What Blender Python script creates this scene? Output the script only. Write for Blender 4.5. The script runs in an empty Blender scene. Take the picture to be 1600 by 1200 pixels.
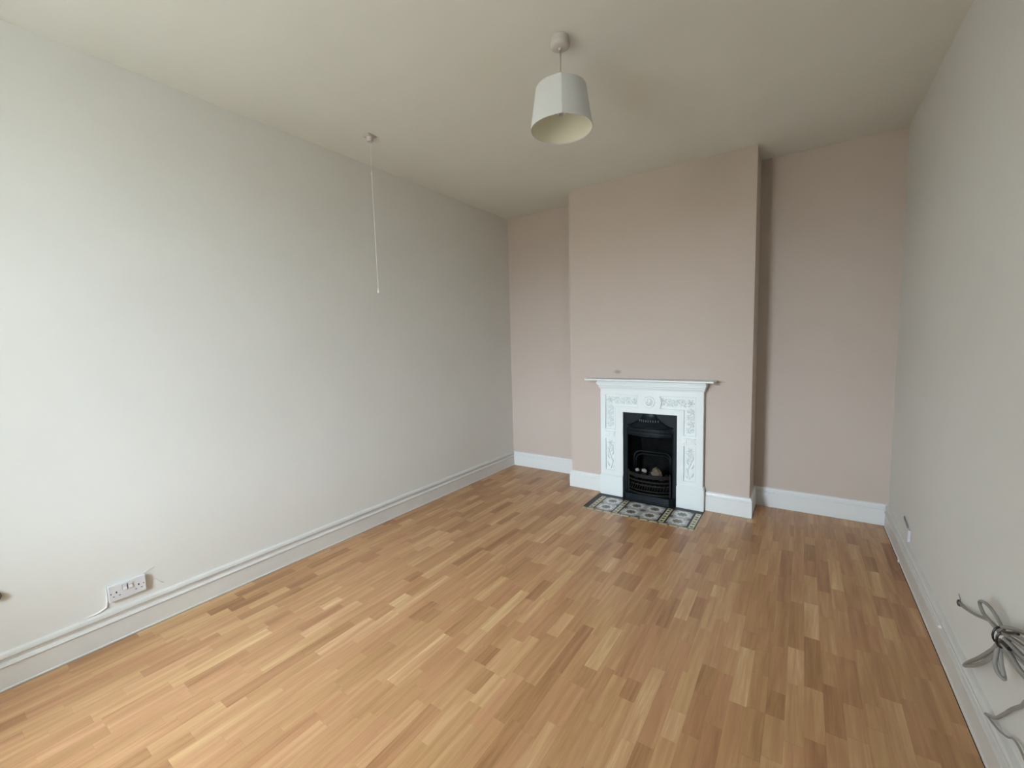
import bpy, bmesh, math, random
from mathutils import Vector, Matrix, noise
C = bpy.context.scene.collection
PI = math.pi
random.seed(7)

# ------------------------------------------------------------------ camera
CAM = Vector((2.6787, -3.8888, 1.3542))
F_PX, YAW, PITCH, ROLL = 662.127, -0.6026, 0.0927, -0.0279
cy_, sy_, cp_, sp_ = math.cos(YAW), math.sin(YAW), math.cos(PITCH), math.sin(PITCH)
FW = Vector((sy_*cp_, cy_*cp_, -sp_))
rt0 = Vector((cy_, -sy_, 0)); up0 = rt0.cross(FW)
cr, sr = math.cos(ROLL), math.sin(ROLL)
RT = cr*rt0 + sr*up0
UP = -sr*rt0 + cr*up0
cam_data = bpy.data.cameras.new('camera')
cam = bpy.data.objects.new('camera', cam_data)
C.objects.link(cam)
cam.matrix_world = Matrix(((RT.x, UP.x, -FW.x, CAM.x), (RT.y, UP.y, -FW.y, CAM.y),
                           (RT.z, UP.z, -FW.z, CAM.z), (0, 0, 0, 1)))
cam_data.sensor_fit = 'HORIZONTAL'
cam_data.sensor_width = 36
cam_data.lens = 36*F_PX/1600
cam_data.clip_start = 0.02
bpy.context.scene.camera = cam

# ------------------------------------------------------------------ room sizes
W, H, YN = 3.2102, 2.70, -4.75
SHIELD_REVEAL = 0.80                            # depth of the unseen reveal, added to shield the left wall from sky        # width, height, near wall
BX0, BX1, BD = 0.9022, 2.3772, 0.3322  # chimney breast
WX0, WX1, WZ0, WZ1 = 0.72, 1.55, 0.66, 2.50   # window in the near wall

# ------------------------------------------------------------------ light
sc = bpy.context.scene
world = bpy.data.worlds.new('World')
sc.world = world
world.use_nodes = True
wn = world.node_tree
wn.nodes.clear()
wo = wn.nodes.new('ShaderNodeOutputWorld')
bg = wn.nodes.new('ShaderNodeBackground')
tc = wn.nodes.new('ShaderNodeTexCoord')
sx = wn.nodes.new('ShaderNodeSeparateXYZ')
rmp = wn.nodes.new('ShaderNodeValToRGB')
mr = wn.nodes.new('ShaderNodeMapRange')
mr.inputs['From Min'].default_value = -1
mr.inputs['From Max'].default_value = 1
wn.links.new(tc.outputs['Generated'], sx.inputs[0])
wn.links.new(sx.outputs['Z'], mr.inputs['Value'])
wn.links.new(mr.outputs[0], rmp.inputs[0])
wn.links.new(rmp.outputs[0], bg.inputs['Color'])
wn.links.new(bg.outputs[0], wo.inputs[0])
cr_ = rmp.color_ramp
cr_.elements[0].position = 0.0; cr_.elements[0].color = (0.085, 0.082, 0.070, 1)
cr_.elements[1].position = 1.0; cr_.elements[1].color = (0.76, 0.885, 1.0, 1)
e = cr_.elements.new(0.49); e.color = (0.11, 0.107, 0.095, 1)
e = cr_.elements.new(0.53); e.color = (0.45, 0.53, 0.62, 1)
bg.inputs['Strength'].default_value = 79.0
# portal in the window opening: only steers the sampling of the sky
pd = bpy.data.lights.new('window_portal', 'AREA')
pd.shape = 'RECTANGLE'; pd.size = WX1-WX0; pd.size_y = WZ1-WZ0
pd.cycles.is_portal = True
po = bpy.data.objects.new('window_portal', pd)
po.location = ((WX0+WX1)/2, YN-SHIELD_REVEAL+0.08, (WZ0+WZ1)/2)
po.rotation_euler = Vector((0, 1, 0)).to_track_quat('-Z', 'Z').to_euler()
C.objects.link(po)
sc.view_settings.view_transform = 'Standard'
sc.view_settings.look = 'None'
sc.view_settings.gamma = 1
sc.view_settings.use_curve_mapping = False
sc.view_settings.exposure = 0.0

# ------------------------------------------------------------------ materials
def srgb(r, g, b):
    def f(c):
        c /= 255
        return c/12.92 if c <= 0.04045 else ((c+0.055)/1.055)**2.4
    return (f(r), f(g), f(b), 1)

def mat(name, col, rough=0.5, metal=0.0, spec=0.5, bump=None, var=0.0, vscale=3.0):
    m = bpy.data.materials.new(name); m.use_nodes = True
    nt = m.node_tree; b = nt.nodes['Principled BSDF']
    b.inputs['Base Color'].default_value = col
    b.inputs['Roughness'].default_value = rough
    b.inputs['Metallic'].default_value = metal
    b.inputs['Specular IOR Level'].default_value = spec
    g = nt.nodes.new('ShaderNodeNewGeometry')
    if var:
        n = nt.nodes.new('ShaderNodeTexNoise'); n.inputs['Scale'].default_value = vscale
        n.inputs['Detail'].default_value = 5
        nt.links.new(g.outputs['Position'], n.inputs['Vector'])
        r = nt.nodes.new('ShaderNodeMapRange')
        r.inputs['To Min'].default_value = 1-var; r.inputs['To Max'].default_value = 1+var
        r.inputs['From Min'].default_value = 0.3; r.inputs['From Max'].default_value = 0.7
        mx = nt.nodes.new('ShaderNodeVectorMath'); mx.operation = 'SCALE'
        mx.inputs[0].default_value = col[:3]
        nt.links.new(n.outputs['Fac'], r.inputs['Value'])
        nt.links.new(r.outputs[0], mx.inputs['Scale'])
        nt.links.new(mx.outputs[0], b.inputs['Base Color'])
    if bump:
        n2 = nt.nodes.new('ShaderNodeTexNoise'); n2.inputs['Scale'].default_value = bump[0]
        n2.inputs['Detail'].default_value = 4
        nt.links.new(g.outputs['Position'], n2.inputs['Vector'])
        bp = nt.nodes.new('ShaderNodeBump'); bp.inputs['Strength'].default_value = bump[1]
        bp.inputs['Distance'].default_value = bump[2]
        nt.links.new(n2.outputs['Fac'], bp.inputs['Height'])
        nt.links.new(bp.outputs[0], b.inputs['Normal'])
    return m

def add_stains(m, stains):
    """marks on the paint: (centre, radii, darkening colour, strength)"""
    nt = m.node_tree; b = nt.nodes['Principled BSDF']
    g = nt.nodes.new('ShaderNodeNewGeometry')
    src = b.inputs['Base Color'].links[0].from_socket if b.inputs['Base Color'].links else None
    for c, r, col, k in stains:
        s = nt.nodes.new('ShaderNodeVectorMath'); s.operation = 'SUBTRACT'; s.inputs[1].default_value = c
        nt.links.new(g.outputs['Position'], s.inputs[0])
        d = nt.nodes.new('ShaderNodeVectorMath'); d.operation = 'DIVIDE'; d.inputs[1].default_value = r
        nt.links.new(s.outputs[0], d.inputs[0])
        n = nt.nodes.new('ShaderNodeTexNoise'); n.inputs['Scale'].default_value = 45
        nt.links.new(g.outputs['Position'], n.inputs['Vector'])
        l = nt.nodes.new('ShaderNodeVectorMath'); l.operation = 'LENGTH'
        nt.links.new(d.outputs[0], l.inputs[0])
        a = nt.nodes.new('ShaderNodeMath'); a.operation = 'ADD'
        nt.links.new(l.outputs['Value'], a.inputs[0]); nt.links.new(n.outputs['Fac'], a.inputs[1])
        q = nt.nodes.new('ShaderNodeMapRange'); q.inputs['From Min'].default_value = 0.7
        q.inputs['From Max'].default_value = 1.5; q.inputs['To Min'].default_value = k; q.inputs['To Max'].default_value = 0
        nt.links.new(a.outputs[0], q.inputs['Value'])
        mx = nt.nodes.new('ShaderNodeMix'); mx.data_type = 'RGBA'
        nt.links.new(q.outputs[0], mx.inputs['Factor'])
        if src is None:
            mx.inputs['A'].default_value = b.inputs['Base Color'].default_value
        else:
            nt.links.new(src, mx.inputs['A'])
        mx.inputs['B'].default_value = col
        src = mx.outputs['Result']
    nt.links.new(src, b.inputs['Base Color'])

M_wall = mat('off_white_wall_paint', srgb(228, 227, 221), 0.75, spec=0.2, bump=(5, 0.10, 0.012), var=0.012, vscale=2)
M_feat = mat('taupe_pink_wall_paint', srgb(204, 190, 178), 0.8, spec=0.2, bump=(5, 0.1, 0.012), var=0.012, vscale=2)
M_ceil = mat('ceiling_paint', srgb(232, 232, 223), 0.9, spec=0.2, bump=(4, 0.12, 0.012), var=0.01)
M_gloss = mat('white_gloss_paint', srgb(232, 234, 232), 0.32, bump=(40, 0.08, 0.003))
M_skL = mat('worn_white_gloss_paint', srgb(222, 220, 214), 0.35, bump=(30, 0.15, 0.004), var=0.03, vscale=9)
M_iron_w = mat('white_painted_cast_iron', srgb(236, 241, 238), 0.38, bump=(60, 0.12, 0.002))
M_black = mat('black_cast_iron', (0.005, 0.008, 0.008, 1), 0.45, spec=0.2, bump=(120, 0.2, 0.001))
M_black2 = mat('satin_black_iron_plate', (0.006, 0.0105, 0.014, 1), 0.36, spec=0.2, bump=(150, 0.2, 0.001))
M_soot = mat('sooty_fire_brick', (0.007, 0.0075, 0.007, 1), 0.95, spec=0.1, bump=(40, 0.6, 0.004), var=0.4, vscale=20)
M_bars = mat('dull_brown_black_grate_iron', (0.013, 0.0115, 0.010, 1), 0.6, spec=0.2, bump=(90, 0.3, 0.001))
M_coal = mat('black_coal', (0.012, 0.012, 0.013, 1), 0.55, bump=(30, 0.5, 0.006))
M_ash = mat('pale_ash_coal', (0.34, 0.31, 0.29, 1), 0.9, bump=(30, 0.5, 0.006), var=0.25, vscale=30)
M_tan = mat('tan_ceramic_coal', (0.13, 0.098, 0.062, 1), 0.9, bump=(30, 0.5, 0.006), var=0.25, vscale=30)
M_plas = mat('white_plastic', srgb(222, 222, 224), 0.35)
M_cable = mat('grey_white_cable', srgb(150, 148, 143), 0.5, var=0.06, vscale=40)
M_tie = mat('black_cable_tie', (0.01, 0.01, 0.012, 1), 0.4)
M_dark = mat('dark_recess', (0.01, 0.01, 0.01, 1), 0.8)
M_sub = mat('dark_subfloor', (0.03, 0.022, 0.016, 1), 0.9)
M_grout = mat('black_tile_border', (0.014, 0.014, 0.014, 1), 0.5, var=0.2, vscale=30)
M_greyblob = mat('dull_grey_rubber', (0.13, 0.125, 0.12, 1), 0.6)
M_rose = mat('aged_white_plastic', srgb(196, 190, 182), 0.45)
M_cord = mat('pull_cord_nylon', srgb(236, 234, 226), 0.6)
M_brass = mat('brass_pin', (0.55, 0.42, 0.2, 1), 0.35, metal=1.0)
M_filler = mat('raised_filler_paint', srgb(226, 223, 218), 0.6, bump=(60, 0.3, 0.002))

add_stains(M_feat, [((1.351, -BD, 1.094), (0.045, 0.05, 0.022), srgb(120, 100, 95), 0.55),
                    ((2.15, -BD, 1.025), (0.06, 0.05, 0.012), srgb(130, 100, 80), 0.5)])

def fabric(name, col):
    m = mat(name, col, 0.9, bump=(350, 0.35, 0.001))
    nt = m.node_tree; b = nt.nodes['Principled BSDF']
    tr = nt.nodes.new('ShaderNodeBsdfTranslucent'); tr.inputs['Color'].default_value = (0.85, 0.80, 0.62, 1)
    mx = nt.nodes.new('ShaderNodeMixShader'); mx.inputs[0].default_value = 0.22
    nt.links.new(b.outputs[0], mx.inputs[1]); nt.links.new(tr.outputs[0], mx.inputs[2])
    nt.links.new(mx.outputs[0], nt.nodes['Material Output'].inputs['Surface'])
    return m
M_shade = fabric('white_shade_fabric', srgb(238, 240, 242))
M_shade_in = mat('cream_shade_lining', srgb(232, 228, 206), 0.7)

def wood_material():
    m = bpy.data.materials.new('beech_laminate'); m.use_nodes = True
    nt = m.node_tree; b = nt.nodes['Principled BSDF']; L = nt.links.new
    at = nt.nodes.new('ShaderNodeAttribute'); at.attribute_name = 'tone'
    g = nt.nodes.new('ShaderNodeNewGeometry')
    sep = nt.nodes.new('ShaderNodeSeparateXYZ'); L(at.outputs['Vector'], sep.inputs[0])
    ramp = nt.nodes.new('ShaderNodeValToRGB'); cr = ramp.color_ramp
    cols = [(0.0, (146, 102, 66)), (0.25, (168, 123, 83)), (0.55, (186, 141, 99)), (0.8, (200, 159, 115)), (1.0, (216, 183, 137))]
    cr.elements[0].position = 0; cr.elements[0].color = srgb(*cols[0][1])
    cr.elements[1].position = 1; cr.elements[1].color = srgb(*cols[-1][1])
    for p, c in cols[1:-1]:
        e = cr.elements.new(p); e.color = srgb(*c)
    # grain: position + per-stave offset, stretched along the strip
    off = nt.nodes.new('ShaderNodeVectorMath'); off.operation = 'MULTIPLY_ADD'
    off.inputs[1].default_value = (0, 17.0, 23.0)
    L(at.outputs['Vector'], off.inputs[0]); L(g.outputs['Position'], off.inputs[2])
    st = nt.nodes.new('ShaderNodeVectorMath'); st.operation = 'MULTIPLY'; st.inputs[1].default_value = (38, 2.2, 1)
    L(off.outputs[0], st.inputs[0])
    n1 = nt.nodes.new('ShaderNodeTexNoise'); n1.inputs['Scale'].default_value = 1; n1.inputs['Detail'].default_value = 4
    n1.inputs['Distortion'].default_value = 0.6
    L(st.outputs[0], n1.inputs['Vector'])
    st2 = nt.nodes.new('ShaderNodeVectorMath'); st2.operation = 'MULTIPLY'; st2.inputs[1].default_value = (220, 9, 1)
    L(off.outputs[0], st2.inputs[0])
    n2 = nt.nodes.new('ShaderNodeTexNoise'); n2.inputs['Scale'].default_value = 1; n2.inputs['Detail'].default_value = 2
    L(st2.outputs[0], n2.inputs['Vector'])
    # tone + (n1-.5)*a + (n2-.5)*b
    m1 = nt.nodes.new('ShaderNodeMath'); m1.operation = 'MULTIPLY_ADD'; m1.inputs[1].default_value = 1.0
    L(n1.outputs['Fac'], m1.inputs[0]); L(sep.outputs['X'], m1.inputs[2])
    m2 = nt.nodes.new('ShaderNodeMath'); m2.operation = 'MULTIPLY_ADD'; m2.inputs[1].default_value = 0.35
    L(n2.outputs['Fac'], m2.inputs[0]); L(m1.outputs[0], m2.inputs[2])
    m3 = nt.nodes.new('ShaderNodeMath'); m3.operation = 'SUBTRACT'; m3.inputs[1].default_value = 0.675; m3.use_clamp = True
    L(m2.outputs[0], m3.inputs[0]); L(m3.outputs[0], ramp.inputs[0])
    # per-stave hue drift: pinker or yellower
    hs = nt.nodes.new('ShaderNodeHueSaturation')
    hr = nt.nodes.new('ShaderNodeMapRange'); hr.inputs['To Min'].default_value = 0.496; hr.inputs['To Max'].default_value = 0.506
    L(sep.outputs['Z'], hr.inputs['Value']); L(hr.outputs[0], hs.inputs['Hue'])
    hs.inputs['Saturation'].default_value = 1.0
    L(ramp.outputs[0], hs.inputs['Color']); L(hs.outputs[0], b.inputs['Base Color'])
    b.inputs['Roughness'].default_value = 0.36
    b.inputs['Specular IOR Level'].default_value = 0.6
    bp = nt.nodes.new('ShaderNodeBump'); bp.inputs['Strength'].default_value = 0.12; bp.inputs['Distance'].default_value = 0.001
    L(n2.outputs['Fac'], bp.inputs['Height']); L(bp.outputs[0], b.inputs['Normal'])
    return m
M_wood = wood_material()

def tile_material():
    """printed flower tile, mapped by UV: 0..1 across one tile"""
    m = bpy.data.materials.new('printed_flower_tile'); m.use_nodes = True
    nt = m.node_tree; b = nt.nodes['Principled BSDF']; L = nt.links.new
    def mth(op, a, bb=None, c=None, clamp=False):
        n = nt.nodes.new('ShaderNodeMath'); n.operation = op; n.use_clamp = clamp
        for i, v in enumerate((a, bb, c)):
            if v is None: continue
            if isinstance(v, (int, float)): n.inputs[i].default_value = v
            else: L(v, n.inputs[i])
        return n.outputs[0]
    uv = nt.nodes.new('ShaderNodeUVMap')
    s = nt.nodes.new('ShaderNodeSeparateXYZ'); L(uv.outputs[0], s.inputs[0])
    x = mth('SUBTRACT', s.outputs['X'], 0.5); y = mth('SUBTRACT', s.outputs['Y'], 0.5)
    r = mth('SQRT', mth('ADD', mth('MULTIPLY', x, x), mth('MULTIPLY', y, y)))
    th = mth('ARCTAN2', y, x)
    pet = mth('MULTIPLY', mth('COSINE', mth('MULTIPLY', th, 8)), 0.03)
    rr = mth('ADD', r, pet)
    flower = mth('LESS_THAN', rr, 0.235)
    heart = mth('LESS_THAN', r, 0.045)
    ring = mth('MULTIPLY', mth('LESS_THAN', mth('ABSOLUTE', mth('SUBTRACT', rr, 0.15)), 0.022), 1)
    # corner and edge motifs
    ax = mth('SUBTRACT', 0.5, mth('ABSOLUTE', x)); ay = mth('SUBTRACT', 0.5, mth('ABSOLUTE', y))
    rc = mth('SQRT', mth('ADD', mth('MULTIPLY', ax, ax), mth('MULTIPLY', ay, ay)))
    thc = mth('ARCTAN2', ay, ax)
    rcc = mth('ADD', rc, mth('MULTIPLY', mth('COSINE', mth('MULTIPLY', thc, 8)), 0.035))
    corner = mth('LESS_THAN', rcc, 0.16)
    outer = mth('GREATER_THAN', mth('ADD', r, mth('MULTIPLY', pet, 1.3)), 0.40)
    n = nt.nodes.new('ShaderNodeTexNoise'); n.inputs['Scale'].default_value = 22; n.inputs['Detail'].default_value = 3
    L(uv.outputs[0], n.inputs['Vector'])
    def mix(f, a, bb):
        k = nt.nodes.new('ShaderNodeMix'); k.data_type = 'RGBA'
        L(f, k.inputs['Factor'])
        for nm, v in (('A', a), ('B', bb)):
            if isinstance(v, tuple): k.inputs[nm].default_value = v
            else: L(v, k.inputs[nm])
        return k.outputs['Result']
    c = mix(n.outputs['Fac'], srgb(226, 228, 222), srgb(196, 198, 194))
    c = mix(outer, c, srgb(176, 170, 168))
    c = mix(corner, c, srgb(112, 100, 100))
    c = mix(flower, c, srgb(104, 92, 88))
    c = mix(ring, c, srgb(150, 140, 128))
    c = mix(heart, c, srgb(120, 96, 60))
    L(c, b.inputs['Base Color'])
    b.inputs['Roughness'].default_value = 0.22
    return m
M_tile = tile_material()

def strip_material(name, base, mark, nmarks, width, lw=0.26):
    """cream border tile with a row of dark marks along U"""
    m = bpy.data.materials.new(name); m.use_nodes = True
    nt = m.node_tree; b = nt.nodes['Principled BSDF']; L = nt.links.new
    uv = nt.nodes.new('ShaderNodeUVMap')
    s = nt.nodes.new('ShaderNodeSeparateXYZ'); L(uv.outputs[0], s.inputs[0])
    def mth(op, a, bb=None):
        n = nt.nodes.new('ShaderNodeMath'); n.operation = op
        for i, v in enumerate((a, bb)):
            if v is None: continue
            if isinstance(v, (int, float)): n.inputs[i].default_value = v
            else: L(v, n.inputs[i])
        return n.outputs[0]
    u = mth('SUBTRACT', mth('FRACT', mth('MULTIPLY', s.outputs['X'], nmarks)), 0.5)
    v = mth('SUBTRACT', s.outputs['Y'], 0.5)
    # lozenge marks
    d = mth('ADD', mth('MULTIPLY', mth('ABSOLUTE', u), 1/lw), mth('MULTIPLY', mth('ABSOLUTE', v), 1/width))
    f = mth('LESS_THAN', d, 1.0)
    k = nt.nodes.new('ShaderNodeMix'); k.data_type = 'RGBA'; L(f, k.inputs['Factor'])
    k.inputs['A'].default_value = base; k.inputs['B'].default_value = mark
    L(k.outputs['Result'], b.inputs['Base Color'])
    b.inputs['Roughness'].default_value = 0.25
    return m
M_strip = strip_material('cream_ladder_border_tile', srgb(196, 188, 152), srgb(40, 36, 32), 3, 0.42, 0.22)
M_front = strip_material('cream_front_border_tile', srgb(206, 192, 160), srgb(66, 54, 44), 2, 0.36, 0.16)

# ------------------------------------------------------------------ mesh helpers
class MB:
    def __init__(s): s.v = []; s.f = []
    def add(s, vs, fs):
        o = len(s.v); s.v += [tuple(v) for v in vs]; s.f += [tuple(i+o for i in f) for f in fs]
    def box(s, x0, x1, y0, y1, z0, z1):
        s.add([(x0,y0,z0),(x1,y0,z0),(x1,y1,z0),(x0,y1,z0),(x0,y0,z1),(x1,y0,z1),(x1,y1,z1),(x0,y1,z1)],
              [(0,3,2,1),(4,5,6,7),(0,1,5,4),(1,2,6,5),(2,3,7,6),(3,0,4,7)])
        return s
    def tube(s, pts, r, seg=8, closed=False, flat=1.0):
        pts = [Vector(p) for p in pts]; n = len(pts); rings = []
        up = Vector((0.13, 0.31, 0.94)).normalized()
        for i, p in enumerate(pts):
            a = pts[(i-1) % n] if (closed or i) else p
            b = pts[(i+1) % n] if (closed or i < n-1) else p
            t = (b-a).normalized() if (b-a).length > 1e-9 else Vector((0, 0, 1))
            u = up - t*up.dot(t)
            if u.length < 1e-3: u = t.orthogonal()
            u.normalize(); up = u; w = t.cross(u)
            rr = r[i] if isinstance(r, (list, tuple)) else r
            rings.append([p + (u*math.cos(2*PI*k/seg) + w*math.sin(2*PI*k/seg)*flat)*rr for k in range(seg)])
        vs = [v for q in rings for v in q]; fs = []
        for i in range(n if closed else n-1):
            j = (i+1) % n
            for k in range(seg):
                fs.append((i*seg+k, i*seg+(k+1) % seg, j*seg+(k+1) % seg, j*seg+k))
        if not closed:
            fs.append(tuple(range(seg))[::-1]); fs.append(tuple((n-1)*seg+k for k in range(seg)))
        s.add(vs, fs); return s
    def lathe(s, c, prof, seg=32, axis='z', a0=0, a1=2*PI):
        full = abs(a1-a0-2*PI) < 1e-6; m = seg if full else seg+1
        vs = []; fs = []
        for (r, h) in prof:
            for k in range(m):
                a = a0+(a1-a0)*k/seg
                p = (r*math.cos(a), r*math.sin(a), h)
                if axis == 'y': p = (p[0], h, p[1])
                if axis == 'x': p = (h, p[0], p[1])
                vs.append((c[0]+p[0], c[1]+p[1], c[2]+p[2]))
        for i in range(len(prof)-1):
            for k in range(seg):
                k2 = (k+1) % m
                fs.append((i*m+k, i*m+k2, (i+1)*m+k2, (i+1)*m+k))
        s.add(vs, fs); return s
    def ell(s, c, rx, ry, rz, ang=0, seg=8, rings=5):
        """ellipsoid, turned by ang in the XZ plane"""
        vs = []; fs = []
        ca, sa = math.cos(ang), math.sin(ang)
        for i in range(rings+1):
            ph = PI*i/rings
            for k in range(seg):
                t = 2*PI*k/seg
                x, y, z = rx*math.sin(ph)*math.cos(t), ry*math.sin(ph)*math.sin(t), rz*math.cos(ph)
                vs.append((c[0]+x*ca-z*sa, c[1]+y, c[2]+x*sa+z*ca))
        for i in range(rings):
            for k in range(seg):
                fs.append((i*seg+k, i*seg+(k+1) % seg, (i+1)*seg+(k+1) % seg, (i+1)*seg+k))
        s.add(vs, fs); return s
    def prism(s, poly, p0, p1, plane='xz'):
        """polygon in a plane, extruded along the third axis from p0 to p1"""
        def mk(a, b, t):
            return {'xz': (a, t, b), 'xy': (a, b, t), 'yz': (t, a, b)}[plane]
        n = len(poly)
        s.add([mk(a, b, p0) for a, b in poly]+[mk(a, b, p1) for a, b in poly],
              [tuple(range(n)), tuple(range(n, 2*n))[::-1]]+[(i, i+n, (i+1) % n+n, (i+1) % n) for i in range(n)])
        return s

def obj(name, mb, m, parent=None, loc=None, bevel=0, seg=2, smooth=False, weld=False, **props):
    org = Vector(loc) if loc is not None else (parent['_o'] if parent is not None and '_o' in parent else Vector((0, 0, 0)))
    org = Vector(org)
    me = bpy.data.meshes.new(name)
    me.from_pydata([Vector(v)-org for v in mb.v], [], mb.f)
    bm = bmesh.new(); bm.from_mesh(me)
    if weld: bmesh.ops.remove_doubles(bm, verts=bm.verts, dist=1e-5)
    bmesh.ops.recalc_face_normals(bm, faces=bm.faces)
    if bevel:
        bmesh.ops.bevel(bm, geom=[e for e in bm.edges if len(e.link_faces) == 2 and e.calc_face_angle(0) > 0.5],
                        offset=bevel, segments=seg, affect='EDGES', profile=0.5, clamp_overlap=True)
    bm.to_mesh(me); bm.free()
    if smooth:
        for p in me.polygons: p.use_smooth = True
    me.materials.append(m)
    o = bpy.data.objects.new(name, me); C.objects.link(o)
    if parent is not None:
        o.parent = parent
        o['_o'] = list(org)
        o.location = org - Vector(parent['_o'])
    else:
        o.location = org; o['_o'] = list(org)
    for k, v in props.items(): o[k] = v
    return o

def smooth_by_angle(o, ang=0.6):
    me = o.data
    for p in me.polygons: p.use_smooth = True
    bm = bmesh.new(); bm.from_mesh(me)
    for e in bm.edges:
        if len(e.link_faces) == 2 and e.calc_face_angle(0) > ang: e.smooth = False
    bm.to_mesh(me); bm.free()

def thing(name, label, cat, loc, group=None):
    o = bpy.data.objects.new(name, None); C.objects.link(o)
    o.empty_display_size = 0.05
    o.location = loc; o['_o'] = list(loc); o['label'] = label; o['category'] = cat
    if group: o['group'] = group
    return o
def tag(o, label, cat, group=None):
    o['label'] = label; o['category'] = cat
    if group: o['group'] = group
    return o
def struct(name, mb, m, parent=None, **k):
    o = obj(name, mb, m, parent, **k)
    if parent is None: o['kind'] = 'structure'
    return o

# ------------------------------------------------------------------ shell
T = 0.12
struct('wall_left', MB().box(-T, 0, YN-T, T, -0.02, H+0.02), M_wall)
struct('wall_right', MB().box(W, W+T, YN-T, T, -0.02, H+0.02), M_wall)
struct('wall_back', MB().box(0, W, 0, T, -0.02, H+0.02), M_feat)
OPX0, OPX1, OPZ = 1.415, 1.862, 0.751       # fireplace opening
# chimney breast: hollow behind the fireplace
cb = MB()
cb.box(BX0, OPX0, -BD, 0.0, -0.01, H); cb.box(OPX1, BX1, -BD, 0.0, -0.01, H); cb.box(OPX0, OPX1, -BD, 0.0, OPZ, H)
struct('wall_chimney_breast', cb, M_feat, weld=False)
struct('ceiling', MB().box(-T, W+T, YN-T, T, H, H+0.1), M_ceil)
# near wall with its window opening
nw = MB()
nw.box(0, WX0, YN-SHIELD_REVEAL, YN, 0, H); nw.box(WX1, W, YN-SHIELD_REVEAL, YN, 0, H)
nw.box(WX0, WX1, YN-SHIELD_REVEAL, YN, 0, WZ0); nw.box(WX0, WX1, YN-SHIELD_REVEAL, YN, WZ1, H)
struct('wall_front', nw, M_wall)
win = MB()
fr = 0.05; yw0, yw1 = YN-SHIELD_REVEAL, YN-SHIELD_REVEAL+0.05
win.box(WX0, WX0+fr, yw0, yw1, WZ0, WZ1); win.box(WX1-fr, WX1, yw0, yw1, WZ0, WZ1)
win.box(WX0+fr, WX1-fr, yw0, yw1, WZ0, WZ0+fr); win.box(WX0+fr, WX1-fr, yw0, yw1, WZ1-fr, WZ1)
zm = (WZ0+WZ1)/2; win.box(WX0+fr, WX1-fr, yw0, yw1, zm-0.025, zm+0.025)
struct('window_1', win, M_gloss)
struct('trim_1', MB().box(WX0-0.05, WX1+0.05, YN+0.001, YN+0.06, WZ0-0.03, WZ0), M_gloss, bevel=0.004)

# ---- baseboards: profile swept along a run, mitred at the ends
PROF_A = [(0, 0), (0.024, 0), (0.024, 0.006), (0.0195, 0.008), (0.0185, 0.094), (0.0235, 0.097), (0.0245, 0.100), (0.0225, 0.103),
          (0.0120, 0.105), (0.0095, 0.112), (0.0115, 0.120), (0.0180, 0.128), (0.0215, 0.1345), (0.0165, 0.1355), (0.0160, 0.1385),
          (0.0190, 0.1395), (0.0150, 0.148), (0.0080, 0.152), (0, 0.153)]
PROF_B = [(0, 0), (0.0195, 0), (0.0195, 0.116), (0.0130, 0.1175), (0.0130, 0.122), (0.0190, 0.1235), (0.0185, 0.129), (0.0130, 0.133),
          (0.0105, 0.140), (0.0115, 0.146), (0.0085, 0.151), (0, 0.153)]
def sweep(mb, prof, p0, p1, nrm, m0, m1):
    """m0/m1: shift of each end along the run per unit of depth (mitre)"""
    p0 = Vector((*p0, 0)); p1 = Vector((*p1, 0)); n = Vector((*nrm, 0)); d = (p1-p0).normalized()
    k = len(prof)
    a = [p0+n*u+d*(m0*u)+Vector((0, 0, z)) for u, z in prof]
    b = [p1+n*u+d*(m1*u)+Vector((0, 0, z)) for u, z in prof]
    mb.add(a+b, [(i, i+1, i+1+k, i+k) for i in range(k-1)]+[(k-1, 0, k, 2*k-1), tuple(range(k)), tuple(range(k, 2*k))[::-1]])
    return mb
def base(name, m, *runs):
    mb = MB()
    for r in runs: sweep(mb, *r)
    o = struct(name, mb, m); smooth_by_angle(o, 0.5); return o
base('baseboard_left', M_skL, (PROF_A, (0, YN), (0, 0), (1, 0), 1, -1))
base('baseboard_right', M_skL, (PROF_A, (W, YN), (W, 0), (-1, 0), 1, -1))
base('baseboard_alcove_left', M_gloss, (PROF_B, (0, 0), (BX0, 0), (0, -1), 1, -1))
base('baseboard_alcove_right', M_gloss, (PROF_B, (BX1, 0), (W, 0), (0, -1), 1, -1))
base('baseboard_chimney_left', M_gloss, (PROF_B, (BX0, 0), (BX0, -BD), (-1, 0), 1, 1), (PROF_B, (BX0, -BD), (1.2065, -BD), (0, -1), -1, 0))
base('baseboard_chimney_right', M_gloss, (PROF_B, (2.0700, -BD), (BX1, -BD), (0, -1), 0, 1), (PROF_B, (BX1, -BD), (BX1, 0), (1, 0), -1, -1))
base('baseboard_front', M_skL, (PROF_A, (0, YN), (W, YN), (0, 1), 1, -1))

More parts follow.
